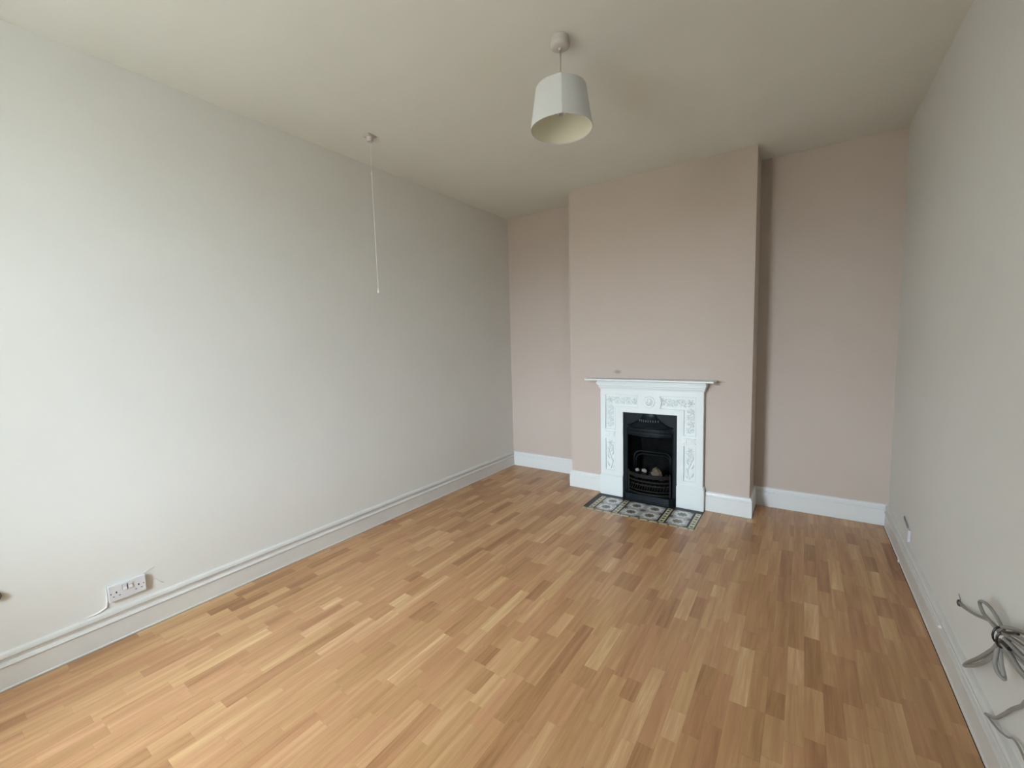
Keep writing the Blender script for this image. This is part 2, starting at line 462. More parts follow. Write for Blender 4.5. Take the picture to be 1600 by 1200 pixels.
# ------------------------------------------------------------------ floor
floor = struct('floor', MB().box(-T, W+T, YN-SHIELD_REVEAL, T, -0.06, -0.009), M_sub)
HX0, HX1, HY0 = 1.203, 2.0735, -0.788      # hearth cut-out
def pix(p):
    d = Vector(p)-CAM; z = d.dot(FW)
    if z < 0.05: return None
    return 800+F_PX*d.dot(RT)/z, 600-F_PX*d.dot(UP)/z
def area(x0, x1, y0, y1):
    q = [pix((x, y, 0)) for x, y in ((x0, y0), (x1, y0), (x1, y1), (x0, y1))]
    if any(k is None for k in q): return 0.0
    q = [(min(max(a, 0), 1600), min(max(b, 0), 1200)) for a, b in q]
    return abs(sum(q[i][0]*q[(i+1) % 4][1]-q[(i+1) % 4][0]*q[i][1] for i in range(4)))/2
SW = 0.0588
FX0, FX1, FY0, FY1 = 0.0265, W-0.0265, YN+0.026, -0.0225
staves = []
i0 = int(math.floor((FX0-1.369)/SW))
x = 1.369+i0*SW
rs = random.Random(11)
while x < FX1:
    xa, xb = max(x, FX0), min(x+SW, FX1)
    y = FY1+rs.uniform(0, 0.3)
    while y > FY0:
        ln = rs.choice([0.12, 0.17, 0.2, 0.24, 0.26, 0.29, 0.29, 0.33, 0.38])+rs.uniform(-0.015, 0.015)
        ya, yb = max(y-ln, FY0), min(y, FY1)
        tone = rs.choice([0.22, 0.34, 0.40, 0.44, 0.47, 0.5, 0.54, 0.58, 0.64, 0.74])+rs.uniform(-0.05, 0.05)
        att = (tone, rs.random(), rs.random())
        if yb-ya > 0.01:
            staves.append((xa, xb, ya, yb, att))
        y -= ln
    x += SW
def clip(s):
    xa, xb, ya, yb, at = s; out = []
    blocks = [(HX0, HX1, HY0, 1.0), (BX0-0.0225, BX1+0.0225, -BD-0.0225, 1.0)]
    rects = [(xa, xb, ya, yb)]
    for bx0, bx1, by0, _ in blocks:
        nr = []
        for (a, b, c, d) in rects:
            if b <= bx0 or a >= bx1 or d <= by0: nr.append((a, b, c, d)); continue
            if c < by0: nr.append((a, b, c, by0)); c = by0
            if a < bx0: nr.append((a, bx0, c, d))
            if b > bx1: nr.append((bx1, b, c, d))
        rects = nr
    return [(a, b, c, d, at) for a, b, c, d in rects if b-a > 0.002 and d-c > 0.004]
staves = [c for s in staves for c in clip(s)]
staves.sort(key=lambda s: -area(*s[:4]))
GAP = 0.00012
def stave_geo(s, org=(0, 0, 0)):
    a, b, c, d = s[0]+GAP, s[1]-GAP, s[2]+GAP, s[3]-GAP
    return MB().box(a, b, c, d, -0.0089, 0.0)
def set_tone(me, vals):
    at = me.attributes.new('tone', 'FLOAT_VECTOR', 'FACE')
    at.data.foreach_set('vector', [c for v in vals for c in v])
for s in staves[:300]:
    o = obj('plank', stave_geo(s), M_wood, floor, loc=((s[0]+s[1])/2, (s[2]+s[3])/2, 0))
    set_tone(o.data, [s[4]]*len(o.data.polygons))
mb = MB(); vals = []
for s in staves[300:]:
    g = stave_geo(s); mb.add(g.v, g.f); vals += [s[4]]*6
o = obj('smaller_planks', mb, M_wood, floor)
o['kind'] = 'stuff'
set_tone(o.data, vals)

# ------------------------------------------------------------------ tiled hearth
hz = -0.0015
hearth = thing('tiled_hearth', 'patterned flower tile hearth with black and cream borders, set in the floor before the fireplace', 'hearth', (1.637, -0.59, -0.009))
obj('border', MB().box(HX0+0.0005, HX1-0.0005, HY0+0.0005, -BD-0.001, -0.0088, hz-0.0012), M_grout, hearth)
def uvtile(name, x0, x1, y0, y1, m, along='x', top=hz):
    o = obj(name, MB().box(x0, x1, y0, y1, -0.0028, top), m, hearth, loc=((x0+x1)/2, (y0+y1)/2, top))
    uvl = o.data.uv_layers.new(name='UVMap')
    for p in o.data.polygons:
        for li in p.loop_indices:
            v = o.data.vertices[o.data.loops[li].vertex_index].co
            u, w = v.x/(x1-x0)+0.5, v.y/(y1-y0)+0.5
            uvl.data[li].uv = (u, w) if along == 'x' else (w, u)
    return o
g = 0.0006
for cx0 in (1.300, 1.508, 1.655, 1.865):
    for r in range(2):
        ya = -0.742+r*0.147
        uvtile('flower_tile', cx0+g, cx0+0.147-g, ya+g, ya+0.147-g, M_tile)
for x0 in (1.249, 1.456, 1.814, 2.027):
    for r in range(2):
        ya = -0.742+r*0.147
        uvtile('border_strip_tile', x0+g, x0+0.039-g, ya+g, ya+0.147-g, M_strip, 'y')
k = 0
x = HX0+0.002
while x < HX1-0.01:
    x2 = min(x+0.145, HX1-0.002)
    uvtile('front_strip_tile', x+g, x2-g, -0.784, -0.755, M_front, 'x'); x = x2

# ------------------------------------------------------------------ mantelpiece (white cast iron)
YF, YR = -0.383, -0.3715      # face and recessed ground of the panels
MX0, MX1, MZ = 1.213, 2.057, 0.947
mp = thing('mantelpiece', 'white painted cast iron fireplace surround with carved panels, round boss and narrow shelf', 'fireplace surround', (1.635, -BD, 0))
CXM, CZM = 1.637, 0.848
def arcx(z, side):
    """inner end of the frieze panels: a curve struck round the boss"""
    r = 0.098; dz = z-CZM
    return CXM+side*(math.sqrt(max(r*r-dz*dz, 0)))
PL = [1.258, 1.343, 1.914, 2.003]
ZT, ZI, ZB, ZL0, ZL1 = 0.897, 0.800, 0.594, 0.507, 0.225
plate = MB()
plate.box(MX0, OPX0, YR, -BD-0.0005, 0.185, MZ); plate.box(OPX1, MX1, YR, -BD-0.0005, 0.185, MZ)
plate.box(OPX0, OPX1, YR, -BD-0.0005, OPZ, MZ)
obj('backing_plate', plate, M_iron_w, mp)
face = MB(); e_ = YR+0.0005
def fb(x0, x1, z0, z1): face.box(x0, x1, YF, e_, z0, z1)
fb(MX0, PL[0], 0.185, MZ); fb(PL[3], MX1, 0.185, MZ)                 # outer stiles
fb(PL[0], PL[3], ZT, MZ)                                             # top rail
fb(PL[1], OPX0, 0.185, ZI); fb(OPX1, PL[2], 0.185, ZI)               # inner stiles
fb(OPX0, OPX1, OPZ, ZI)
for a, b in ((PL[0], PL[1]), (PL[2], PL[3])):
    fb(a, b, ZL0, ZB); fb(a, b, 0.185, ZL1)
# centre field between the two curved panel ends
N = 10
zs = [ZI+(ZT-ZI)*i/N for i in range(N+1)]
face.prism([(arcx(z, -1), z) for z in zs]+[(arcx(z, 1), z) for z in reversed(zs)], YF, e_)
o = obj('face_frame', face, M_iron_w, mp)
# fine raised beads round every panel
def beadpath(pts, closed=True, r=0.0016, y=YF-0.0004):
    obj('panel_bead', MB().tube([(a, y, b) for a, b in pts], r, 6, closed), M_iron_w, mp, smooth=True)
i_ = 0.004
for sgn in (-1, 1):
    X = (lambda v: v) if sgn < 0 else (lambda v: 2*CXM-v)
    xo, xi = (PL[0], PL[1]) if sgn < 0 else (PL[3], PL[2])
    arc = [(arcx(z, sgn)+(-i_ if sgn > 0 else i_)*-1, z) for z in zs]
    beadpath([(xo-sgn*-i_*-1, ZT+i_), (arc[-1][0], ZT+i_)]+[(a, b) for a, b in reversed(arc)]+[(arc[0][0], ZI-i_), (xi+(i_ if sgn < 0 else -i_), ZI-i_),
              (xi+(i_ if sgn < 0 else -i_), ZB-i_), (xo, ZB-i_)])
    beadpath([(xo, ZL0+i_), (xi, ZL0+i_), (xi, ZL1-i_), (xo, ZL1-i_)])

# medallion
md = MB()
md.lathe((CXM, YF, CZM), [(0.0, -0.016), (0.010, -0.0155), (0.020, -0.0135), (0.028, -0.009), (0.033, -0.003), (0.036, -0.001), (0.040, -0.002),
                          (0.0425, -0.0055), (0.046, -0.006), (0.049, -0.0035), (0.050, 0.0005)], 40, 'y')
for kx, kz, rx, rz, a in ((-0.008, 0.006, 0.010, 0.015, 0.5), (0.012, -0.004, 0.008, 0.014, -0.5), (-0.002, -0.014, 0.013, 0.006, 0.1)):
    md.ell((CXM+kx, YF-0.0135, CZM+kz), rx, 0.006, rz, a)
obj('round_boss', md, M_iron_w, mp, smooth=True)

# carved scrollwork
def scroll_run(mb, p, q, hw, n, rnd):
    """vine from p to q (x,z), with spirals and leaves alternating to both sides"""
    p, q = Vector(p), Vector(q); d = (q-p); L = d.length; d.normalize(); nrm = Vector((-d.y, d.x))
    y = YR-0.0040
    def P(t, s): v = p+d*t+nrm*s; return (v.x, y, v.y)
    M = n*10
    mb.tube([P(L*i/M, hw*0.45*math.sin(PI*n*i/M)) for i in range(M+1)], 0.0038, 6)
    for k in range(n):
        t0 = L*(k+0.5)/n; s = 1 if k % 2 == 0 else -1
        c = (t0, -s*hw*0.30); R0 = min(hw*0.52, L/n*0.46)
        sp = []
        for i in range(20):
            a = i/19*PI*2.6; r = R0*(1-i/19*0.78)
            sp.append(P(c[0]+r*math.cos(a+0.6)*(1 if s > 0 else -1), c[1]+r*math.sin(a+0.6)))
        mb.tube(sp, [0.0030-0.0008*i/19 for i in range(20)], 6)
        v = P(*c); mb.ell((v[0], y-0.001, v[2]), 0.0055, 0.0035, 0.0055)
        ang0 = math.atan2(d.y, d.x)
        for j in range(3):
            aa = ang0+s*(0.7+j*0.75)+rnd.uniform(-.2, .2)
            rr = hw*0.62
            v = P(t0+rr*math.cos(aa-ang0)*0.9, s*abs(hw*0.52))
            mb.ell((v[0]+rnd.uniform(-.003, .003), y, v[2]+rnd.uniform(-.003, .003)), 0.0110, 0.0055, 0.0042, aa)
def flower(mb, x, z, r, n=6):
    for k in range(n):
        a = 2*PI*k/n; mb.ell((x+r*math.cos(a), YR-0.0025, z+r*math.sin(a)), r*0.62, 0.004, r*0.36, a)
    mb.ell((x, YR-0.004, z), r*0.4, 0.005, r*0.4)
for s in (-1, 1):
    X = (lambda v: v) if s < 0 else (lambda v: PL[0]+PL[3]-v)
    rnd = random.Random(5)
    mb = MB()
    xm = (PL[0]+PL[1])/2
    scroll_run(mb, (X(1.535), 0.850), (X(1.335), 0.850), 0.040, 4, rnd)
    flower(mb, X(xm), 0.852, 0.020)
    scroll_run(mb, (X(xm), 0.812), (X(xm), 0.612), 0.036, 4, rnd)
    obj('scrollwork', mb, M_iron_w, mp, smooth=True)
    mb = MB()
    # tall stem with paired leaves and a bud
    y = YR-0.0040
    mb.tube([(X(xm+0.016*math.sin(i/16*PI*1.7)), y, 0.238+0.20*i/16) for i in range(17)], [0.0045-0.0018*i/16 for i in range(17)], 6)
    for k in range(6):
        z = 0.262+k*0.034; sd = 1 if k % 2 else -1
        a = (0.95 if sd > 0 else PI-0.95)
        if s > 0: a = PI-a
        mb.ell((X(xm+sd*0.019), y, z+0.008), 0.016, 0.006, 0.0055, a)
        mb.ell((X(xm-sd*0.024), y, z-0.006), 0.009, 0.003, 0.004, PI-a)
    flower(mb, X(xm), 0.470, 0.017)
    scroll_run(mb, (X(xm), 0.445), (X(xm), 0.385), 0.036, 2, rnd)
    obj('leaf_carving', mb, M_iron_w, mp, smooth=True)
    # fluted block between the panels
    mb = MB(); xc = X(1.303)
    mb.box(xc-0.040, xc+0.040, YF-0.006, YF+0.001, 0.534, 0.568)
    mb.box(xc-0.047, xc+0.047, YF-0.009, YF+0.001, 0.568, 0.574); mb.box(xc-0.047, xc+0.047, YF-0.009, YF+0.001, 0.528, 0.534)
    for k in range(4): mb.box(xc-0.032+k*0.018, xc-0.022+k*0.018, YF-0.010, YF-0.005, 0.539, 0.563)
    obj('fluted_block', mb, M_iron_w, mp, bevel=0.0012)
    # plinth
    mb = MB()
    a, b = (1.2075, OPX0+0.0005) if s < 0 else (OPX1-0.0005, 2.0685)
    mb.box(a, b, YF-0.010, -BD-0.0005, -0.0012, 0.176)
    mb.box(a+0.002, b-0.002, YF-0.007, -BD-0.0005, 0.176, 0.182); mb.box(a+0.004, b-0.004, YF-0.003, -BD-0.0005, 0.182, 0.188)
    obj('plinth', mb, M_iron_w, mp, bevel=0.0015)
# cornice: stepped mouldings
mb = MB()
for (ex, dy, z0, z1) in ((0.003, 0.004, 0.945, 0.951), (0.008, 0.010, 0.951, 0.958), (0.006, 0.007, 0.958, 0.962), (0.013, 0.018, 0.962, 0.974), (0.011, 0.014, 0.974, 0.979),
                         (0.019, 0.028, 0.979, 0.992), (0.024, 0.040, 0.992, 1.006), (0.020, 0.034, 1.006, 1.024)):
    mb.box(MX0-ex, MX1+ex, YF-dy, -BD-0.0005, z0, z1)
obj('cornice', mb, M_iron_w, mp, bevel=0.0018)
obj('mantel_shelf', MB().box(1.099, 2.141, -0.470, -BD-0.0005, 1.024, 1.0385), M_iron_w, mp, bevel=0.004, seg=3)

# ------------------------------------------------------------------ cast iron fireplace insert
ins = thing('fireplace_insert', 'black cast iron fireplace insert with canopy hood and bowed grate bars', 'fireplace', (1.6385, -BD, 0))
xc = 1.6385
# cavity lining
cav = MB()
cav.box(OPX0+0.001, OPX0+0.02, -0.360, -0.012, 0, OPZ-0.001); cav.box(OPX1-0.02, OPX1-0.001, -0.360, -0.012, 0, OPZ-0.001)
cav.box(OPX0+0.02, OPX1-0.02, -0.03, -0.012, 0, OPZ-0.001); cav.box(OPX0+0.02, OPX1-0.02, -0.355, -0.03, OPZ-0.02, OPZ-0.001)
cav.box(OPX0+0.02, OPX1-0.02, -0.355, -0.03, 0.0, 0.02)
# sloping fire bricks
cav.prism([(OPX0+0.02, -0.34), (OPX0+0.085, -0.12), (OPX0+0.085, -0.03), (OPX0+0.02, -0.03)], 0.02, 0.62, 'xy')
cav.prism([(OPX1-0.02, -0.34), (OPX1-0.02, -0.03), (OPX1-0.085, -0.03), (OPX1-0.085, -0.12)], 0.02, 0.62, 'xy')
cav.prism([(-0.12, 0.02), (-0.03, 0.02), (-0.03, 0.62), (-0.18, 0.62), (-0.12, 0.38)], OPX0+0.08, OPX1-0.08, 'yz')
obj('fire_bricks', cav, M_soot, ins)
# front frame
fr_ = MB()
fr_.box(OPX0+0.001, 1.452, -0.368, -0.345, 0.0, 0.66); fr_.box(1.825, OPX1-0.001, -0.368, -0.345, 0.0, 0.66)
fr_.box(OPX0+0.001, OPX1-0.001, -0.366, -0.345, 0.60, OPZ-0.001)
fr_.tube([(1.4465, -0.369, 0.01), (1.4465, -0.369, 0.62)], 0.0035, 8); fr_.tube([(1.8305, -0.369, 0.01), (1.8305, -0.369, 0.62)], 0.0035, 8)
fr_.tube([(1.4195, -0.3685, 0.01), (1.4195, -0.3685, OPZ-0.01)], 0.0025, 8); fr_.tube([(1.8575, -0.3685, 0.01), (1.8575, -0.3685, OPZ-0.01)], 0.0025, 8)
obj('front_frame', fr_, M_black2, ins, bevel=0.001)
# canopy hood: bell shaped shell, narrow at the top, flaring forward
hood = MB(); rows = []; NH = 14; NU = 24
for i in range(NH+1):
    t = i/NH
    z = 0.746-0.106*t
    half = 0.054+0.138*(t**1.9)
    ydepth = 0.012+0.060*(t**1.5)
    row = []
    for k in range(NU+1):
        u = -1+2*k/NU
        y = -0.366-ydepth*math.cos(u*PI/2)**0.6
        row.append((xc+u*half, y if abs(u) < 1 else -0.366, z))
    rows.append(row)
vs = [v for r in rows for v in r]; fs = []
for i in range(NH):
    for k in range(NU):
        a = i*(NU+1)+k; fs.append((a, a+1, a+NU+2, a+NU+1))
hood.add(vs, fs)
# underside lip returning to the frame
lip = [(v[0], v[1], v[2]) for v in rows[-1]]; inn = [(xc+(v[0]-xc)*0.97, min(v[1]+0.012, -0.366), v[2]-0.004) for v in rows[-1]]
hood.add(lip+inn, [(k, k+1, k+NU+2, k+NU+1) for k in range(NU)])
hood.tube(rows[-1], 0.0035, 6)
hood.tube([(r[0][0], -0.368, r[0][2]) for r in rows], 0.003, 6); hood.tube([(r[-1][0], -0.368, r[-1][2]) for r in rows], 0.003, 6)
h_o = obj('canopy', hood, M_black2, ins, smooth=True)
fl = MB()
for k in range(9):
    u = -0.8+1.6*k/8
    z = 0.690; t = (0.746-z)/0.106; half = 0.054+0.138*t**1.9
    y = -0.366-(0.012+0.060*t**1.5)*math.cos(u*PI/2)**0.6
    fl.ell((xc+u*half, y-0.003, z), 0.0048, 0.007, 0.013, 0.0)
obj('gadroon_flutes', fl, mat('pale_grey_iron', (0.09, 0.11, 0.12, 1), 0.3, spec=0.8), h_o, smooth=True)  # flutes paler and glossier than the canopy
# band under the canopy (moulded lintel)
bd = MB()
def bowed(x0, x1, y0, dy, z0, z1, th=0.012, n=12):
    vs = []; fs = []
    for i in range(n+1):
        u = -1+2*i/n; x = x0+(x1-x0)*i/n
        y = y0-dy*(1-abs(u)**2.6)
        vs += [(x, y, z0), (x, y, z1), (x, y+th, z1), (x, y+th, z0)]
    for i in range(n):
        a = i*4; b = a+4
        for j in range(4): fs.append((a+j, a+(j+1) % 4, b+(j+1) % 4, b+j))
    fs += [(0, 1, 2, 3), (n*4+3, n*4+2, n*4+1, n*4)]
    return vs, fs
for (z0, z1, dy) in ((0.622, 0.630, 0.056), (0.600, 0.622, 0.030), (0.593, 0.600, 0.048), (0.570, 0.593, 0.030), (0.560, 0.570, 0.042)):
    bd.add(*bowed(1.456, 1.821, -0.372, dy, z0, z1, 0.02))
obj('moulded_lintel', bd, M_black2, ins, bevel=0.0012)
# arched rear hoop of the basket
ar = MB()
def hoop(yy, top, r, hw):
    pts = [(xc-hw, yy, 0.24), (xc-hw, yy, top-0.05)]
    for i in range(9):
        a = PI-PI/2*i/8; pts.append((xc-hw+0.05+0.05*math.cos(a), yy+0.02*i/8, top-0.05+0.05*math.sin(a)))
    for i in range(9):
        a = PI/2-PI/2*i/8; pts.append((xc+hw-0.05+0.05*math.cos(a), yy+0.02*(8-i)/8, top-0.05+0.05*math.sin(a)))
    pts += [(xc+hw, yy, 0.24)]
    return pts
ar.tube(hoop(-0.29, 0.400, 0.006, 0.155), 0.0065, 8)
ar.tube(hoop(-0.27, 0.370, 0.006, 0.145), 0.005, 8)
obj('basket_hoop', ar, M_black, ins, smooth=True)
# grate bars, bowed forward: each a part
def bar(z0, z1, dy=0.060, th=0.010, x0=1.462, x1=1.815, name='grate_bar'):
    m_ = MB(); m_.add(*bowed(x0, x1, -0.374, dy, z0, z1, th)); return obj(name, m_, M_bars, ins, bevel=0.0012)
bar(0.212, 0.242, 0.066, 0.014)
bar(0.174, 0.188); bar(0.144, 0.156); bar(0.098, 0.108)
bar(0.066, 0.082, 0.056)
rb = MB()
for k in range(15):
    u = -0.84+1.68*k/14; x = 1.6385+u*0.176; y = -0.374-0.060*(1-abs(u)**2.6)
    rb.tube([(x-0.006, y+0.002, 0.106), (x+0.006, y+0.002, 0.146)], 0.0032, 6)
obj('lattice_ribs', rb, M_bars, ins, smooth=True)
for x in (1.466, 1.811):
    sd = MB()
    sd.box(x-0.006, x+0.006, -0.384, -0.360, 0.06, 0.245)
    sd.ell((x, -0.386, 0.252), 0.008, 0.008, 0.010)
    obj('grate_upright', sd, M_bars, ins)
bt = MB()
for k in range(9): bt.box(1.480+k*0.036, 1.492+k*0.036, -0.425, -0.13, 0.150, 0.160)
obj('basket_floor', bt, M_bars, ins)
# ash pan cover, canted plan
ac = MB()
ac.prism([(1.424, -0.366), (1.424, -0.388), (1.452, -0.432), (1.815, -0.432), (1.853, -0.388), (1.853, -0.366)], -0.0012, 0.012, 'xy')
ac.prism([(1.430, -0.366), (1.430, -0.384), (1.456, -0.424), (1.811, -0.424), (1.847, -0.384), (1.847, -0.366)], 0.012, 0.054, 'xy')
ac.prism([(1.426, -0.366), (1.426, -0.386), (1.454, -0.428), (1.813, -0.428), (1.851, -0.386), (1.851, -0.366)], 0.054, 0.061, 'xy')
ash = obj('ash_pan_cover', ac, M_black2, ins, bevel=0.0012)
for x in (1.474, 1.486, 1.781, 1.793): obj('draught_slot', MB().box(x-0.0025, x+0.0025, -0.4252, -0.4235, 0.020, 0.046), M_dark, ash)
obj('knob_hole', MB().lathe((1.634, -0.424, 0.033), [(0.0, -0.0015), (0.006, -0.0015), (0.006, 0.001)], 12, 'y'), M_dark, ash)

# coals lying in the basket
def lump(name, c, r, m, seed, label, group=None, sq=(1, 1, 1)):
    bm = bmesh.new(); bmesh.ops.create_icosphere(bm, subdivisions=2, radius=1)
    for v in bm.verts:
        n = noise.noise(v.co*1.3+Vector((seed*3.1, seed, 0)))
        v.co = Vector((v.co.x*sq[0], v.co.y*sq[1], v.co.z*sq[2]))*r*(1+0.38*n)
    me = bpy.data.meshes.new(name); bm.to_mesh(me); bm.free(); me.materials.append(m)
    o = bpy.data.objects.new(name, me); C.objects.link(o); o.location = c
    o.rotation_euler = (0, 0, seed)
    return tag(o, label, 'coal', group)
lump('coal', (1.530, -0.350, 0.250), 0.019, M_ash, 1, 'small whitish ash-covered coal at the left of the fire basket', sq=(1.1, .8, .75))
lump('coal', (1.590, -0.350, 0.252), 0.023, M_ash, 2.4, 'larger whitish ash-covered coal near the middle of the fire basket', sq=(1.2, .8, .8))
lump('coal', (1.700, -0.372, 0.252), 0.044, M_tan, 3.3, 'large pale tan block of coal at the right of the fire basket', sq=(1.0, .8, 1.05))
rows = [(-0.362, 0.205, [1.530, 1.595, 1.665, 1.735]), (-0.302, 0.205, [1.505, 1.570, 1.635, 1.705, 1.768]), (-0.245, 0.215, [1.53, 1.62, 1.71])]
k = 0
where = ['in the front row', 'in the middle row', 'in the back row']
for (y, z, xs), w in zip(rows, where):
    for j, x in enumerate(xs):
        pos = {0: 'at the left end', len(xs)-1: 'at the right end'}.get(j, ['', 'second from the left', 'third from the left', 'fourth from the left'][min(j, 3)])
        lump('coal', (x, y, z), 0.026, M_coal, k+5.2, 'black coal lump %s %s of the fire basket heap' % (pos, w), 'black coals in the fire basket', sq=(1.05, .95, .85)); k += 1

# ------------------------------------------------------------------ pendant lamp
LX, LY = 1.750, -2.089
lamp = thing('pendant_lamp', 'white tapered fabric drum pendant light hanging from the ceiling', 'ceiling lamp', (LX, LY, H))
rose = MB()
rose.lathe((LX, LY, H), [(0.0, -0.0005), (0.040, -0.0005), (0.040, -0.014), (0.038, -0.018), (0.043, -0.020), (0.044, -0.030), (0.041, -0.038), (0.032, -0.044), (0.010, -0.046), (0.006, -0.054), (0.0, -0.054)], 32)
obj('ceiling_rose', rose, M_rose, lamp, smooth=False)
smooth_by_angle(lamp.children[0], 0.7)
obj('flex', MB().tube([(LX, LY, H-0.050), (LX, LY, 2.41)], 0.0032, 8), M_rose, lamp, smooth=True)
ZS0, ZS1, RB_, RT_ = 2.312, 2.486, 0.139, 0.112
# the fabric stands out in a crease along its seam, which faces the camera side
sa = math.atan2(CAM.y-LY, CAM.x-LX)+0.02
def crease(a):
    d = abs((a-sa+PI) % (2*PI)-PI)
    return 1-0.20*min(d, 0.30)+0.20*0.30 if d < 0.30 else 1.0+0.06*max(0, 0)
def shade_shell(off, z_in):
    mb = MB(); n = 72; prof = [(RB_, ZS0+z_in), (RT_, ZS1-z_in)]; vs = []; fs = []
    for (r, z) in prof:
        for k in range(n):
            a = sa+2*PI*k/n; rr = (r+off)*crease(a); vs.append((LX+rr*math.cos(a), LY+rr*math.sin(a), z))
    for k in range(n): fs.append((k, (k+1) % n, n+(k+1) % n, n+k))
    mb.add(vs, fs); return mb
s1 = obj('shade', shade_shell(0.0008, 0), M_shade, lamp); smooth_by_angle(s1, 0.3)
lo = obj('lining', shade_shell(-0.0012, 0.001), M_shade_in, s1); smooth_by_angle(lo, 0.3)
for r, z in ((RB_-0.0015, ZS0+0.002), (RT_-0.0015, ZS1-0.002)):
    rims = MB()
    rims.tube([(LX+r*crease(sa+2*PI*k/72)*math.cos(sa+2*PI*k/72), LY+r*crease(sa+2*PI*k/72)*math.sin(sa+2*PI*k/72), z) for k in range(72)], 0.0018, 6, True)
    obj('shade_ring', rims, M_plas, s1, smooth=True)
sp = MB(); zb = 2.425
for k in range(3):
    a = sa+0.5+k*2*PI/3
    sp.tube([(LX+0.02*math.cos(a), LY+0.02*math.sin(a), zb), (LX+0.085*math.cos(a), LY+0.085*math.sin(a), zb+0.02), (LX+(RT_-0.003)*math.cos(a), LY+(RT_-0.003)*math.sin(a), ZS1-0.004)], 0.0018, 6)
sp.tube([(LX+0.021*math.cos(2*PI*k/16), LY+0.021*math.sin(2*PI*k/16), zb) for k in range(16)], 0.002, 6, True)
obj('spider_frame', sp, M_plas, s1, smooth=True)
bh = MB().lathe((LX, LY, zb), [(0, 0.030), (0.010, 0.030), (0.016, 0.018), (0.018, 0.005), (0.0165, -0.005), (0.0165, -0.045), (0.013, -0.048), (0.0125, -0.045), (0.0125, -0.015), (0, -0.015)], 24)
bo = obj('bulb_holder', bh, M_plas, lamp); smooth_by_angle(bo, 0.7)
for dx in (-0.005, 0.005):
    obj('contact_pin', MB().tube([(LX+dx, LY, zb-0.013), (LX+dx, LY, zb-0.044)], 0.002, 8), M_brass, bo)

# ------------------------------------------------------------------ pull-cord switch
PX, PY = 0.366, -2.045
ps = thing('pull_cord_switch', 'white ceiling pull-cord switch with a long thin hanging cord near left wall', 'switch', (PX, PY, H))
b_ = MB(); b_.box(PX-0.030, PX+0.030, PY-0.030, PY+0.030, H-0.010, H-0.0005)
b_.lathe((PX, PY, H), [(0.0, -0.038), (0.016, -0.038), (0.020, -0.034), (0.0225, -0.010)], 24)
bo = obj('switch_body', b_, M_rose, ps, bevel=0); smooth_by_angle(bo, 0.7)
obj('pull_cord', MB().tube([(PX, PY, H-0.037), (PX-0.001, PY, 2.30), (PX, PY, 1.745)], 0.0015, 6), M_cord, ps)
obj('cord_joiner', MB().lathe((PX, PY, 2.47), [(0, 0.012), (0.003, 0.011), (0.0045, 0.0), (0.003, -0.011), (0, -0.012)], 12), M_cord, ps, smooth=True)
obj('pull_knob', MB().lathe((PX, PY, 1.733), [(0, 0.015), (0.0025, 0.014), (0.0045, -0.006), (0.006, -0.012), (0.004, -0.015), (0, -0.015)], 16), M_cord, ps, smooth=True)

# ------------------------------------------------------------------ double socket on the left wall
SY, SZ = -3.348, 0.2325
so = thing('double_socket', 'white double wall socket with two rocker switches just above the left skirting', 'socket', (0, SY, SZ))
obj('back_box', MB().box(0.0005, 0.012, SY-0.066, SY+0.066, SZ-0.037, SZ+0.037), M_plas, so, bevel=0.001)
pl_ = obj('face_plate', MB().box(0.012, 0.0205, SY-0.069, SY+0.069, SZ-0.0395, SZ+0.0395), M_plas, so, bevel=0.0022, seg=3)
for dy in (-0.0105, 0.0105):
    r = MB(); r.prism([(0.019, SZ+0.007), (0.025, SZ+0.007), (0.0225, SZ+0.0155), (0.024, SZ+0.024), (0.019, SZ+0.024)], SY+dy-0.0065, SY+dy+0.0065, 'yz')
    # prism in yz uses (y,z): build directly instead
    r = MB(); ya, yb = SY+dy-0.0075, SY+dy+0.0075
    pr_ = [(0.0200, SZ+0.004), (0.0290, SZ+0.004), (0.0250, SZ+0.0155), (0.0270, SZ+0.027), (0.0200, SZ+0.027)]
    n = 5
    r.add([(a, ya, b) for a, b in pr_]+[(a, yb, b) for a, b in pr_], [tuple(range(n)), tuple(range(n, 2*n))[::-1]]+[(i, i+n, (i+1) % n+n, (i+1) % n) for i in range(n)])
    obj('rocker_switch', r, M_plas, so, bevel=0.0006)
for c in (-0.041, 0.041):
    for (y0_, y1_, z0_, z1_) in ((-0.0024, 0.0024, -0.003, 0.006), (-0.014, -0.008, -0.018, -0.0145), (0.008, 0.014, -0.018, -0.0145)):
        obj('pin_hole', MB().box(0.0203, 0.0207, SY+c+y0_, SY+c+y1_, SZ+z0_, SZ+z1_), M_dark, pl_)
for c in (-0.0605, 0.0605):
    obj('screw', MB().lathe((0.0204, SY+c, SZ), [(0, 0.0006), (0.0024, 0.0006), (0.0028, 0)], 12, 'x'), M_dark, pl_)
obj('rocker_shadow_sheet', MB().box(0.0202, 0.0208, SY-0.0195, SY+0.0195, SZ+0.0025, SZ+0.0285), mat('shadow_gap', (0.25, 0.25, 0.25, 1), 0.6), pl_)  # grey sheet painted in as the shadow gap around the rockers
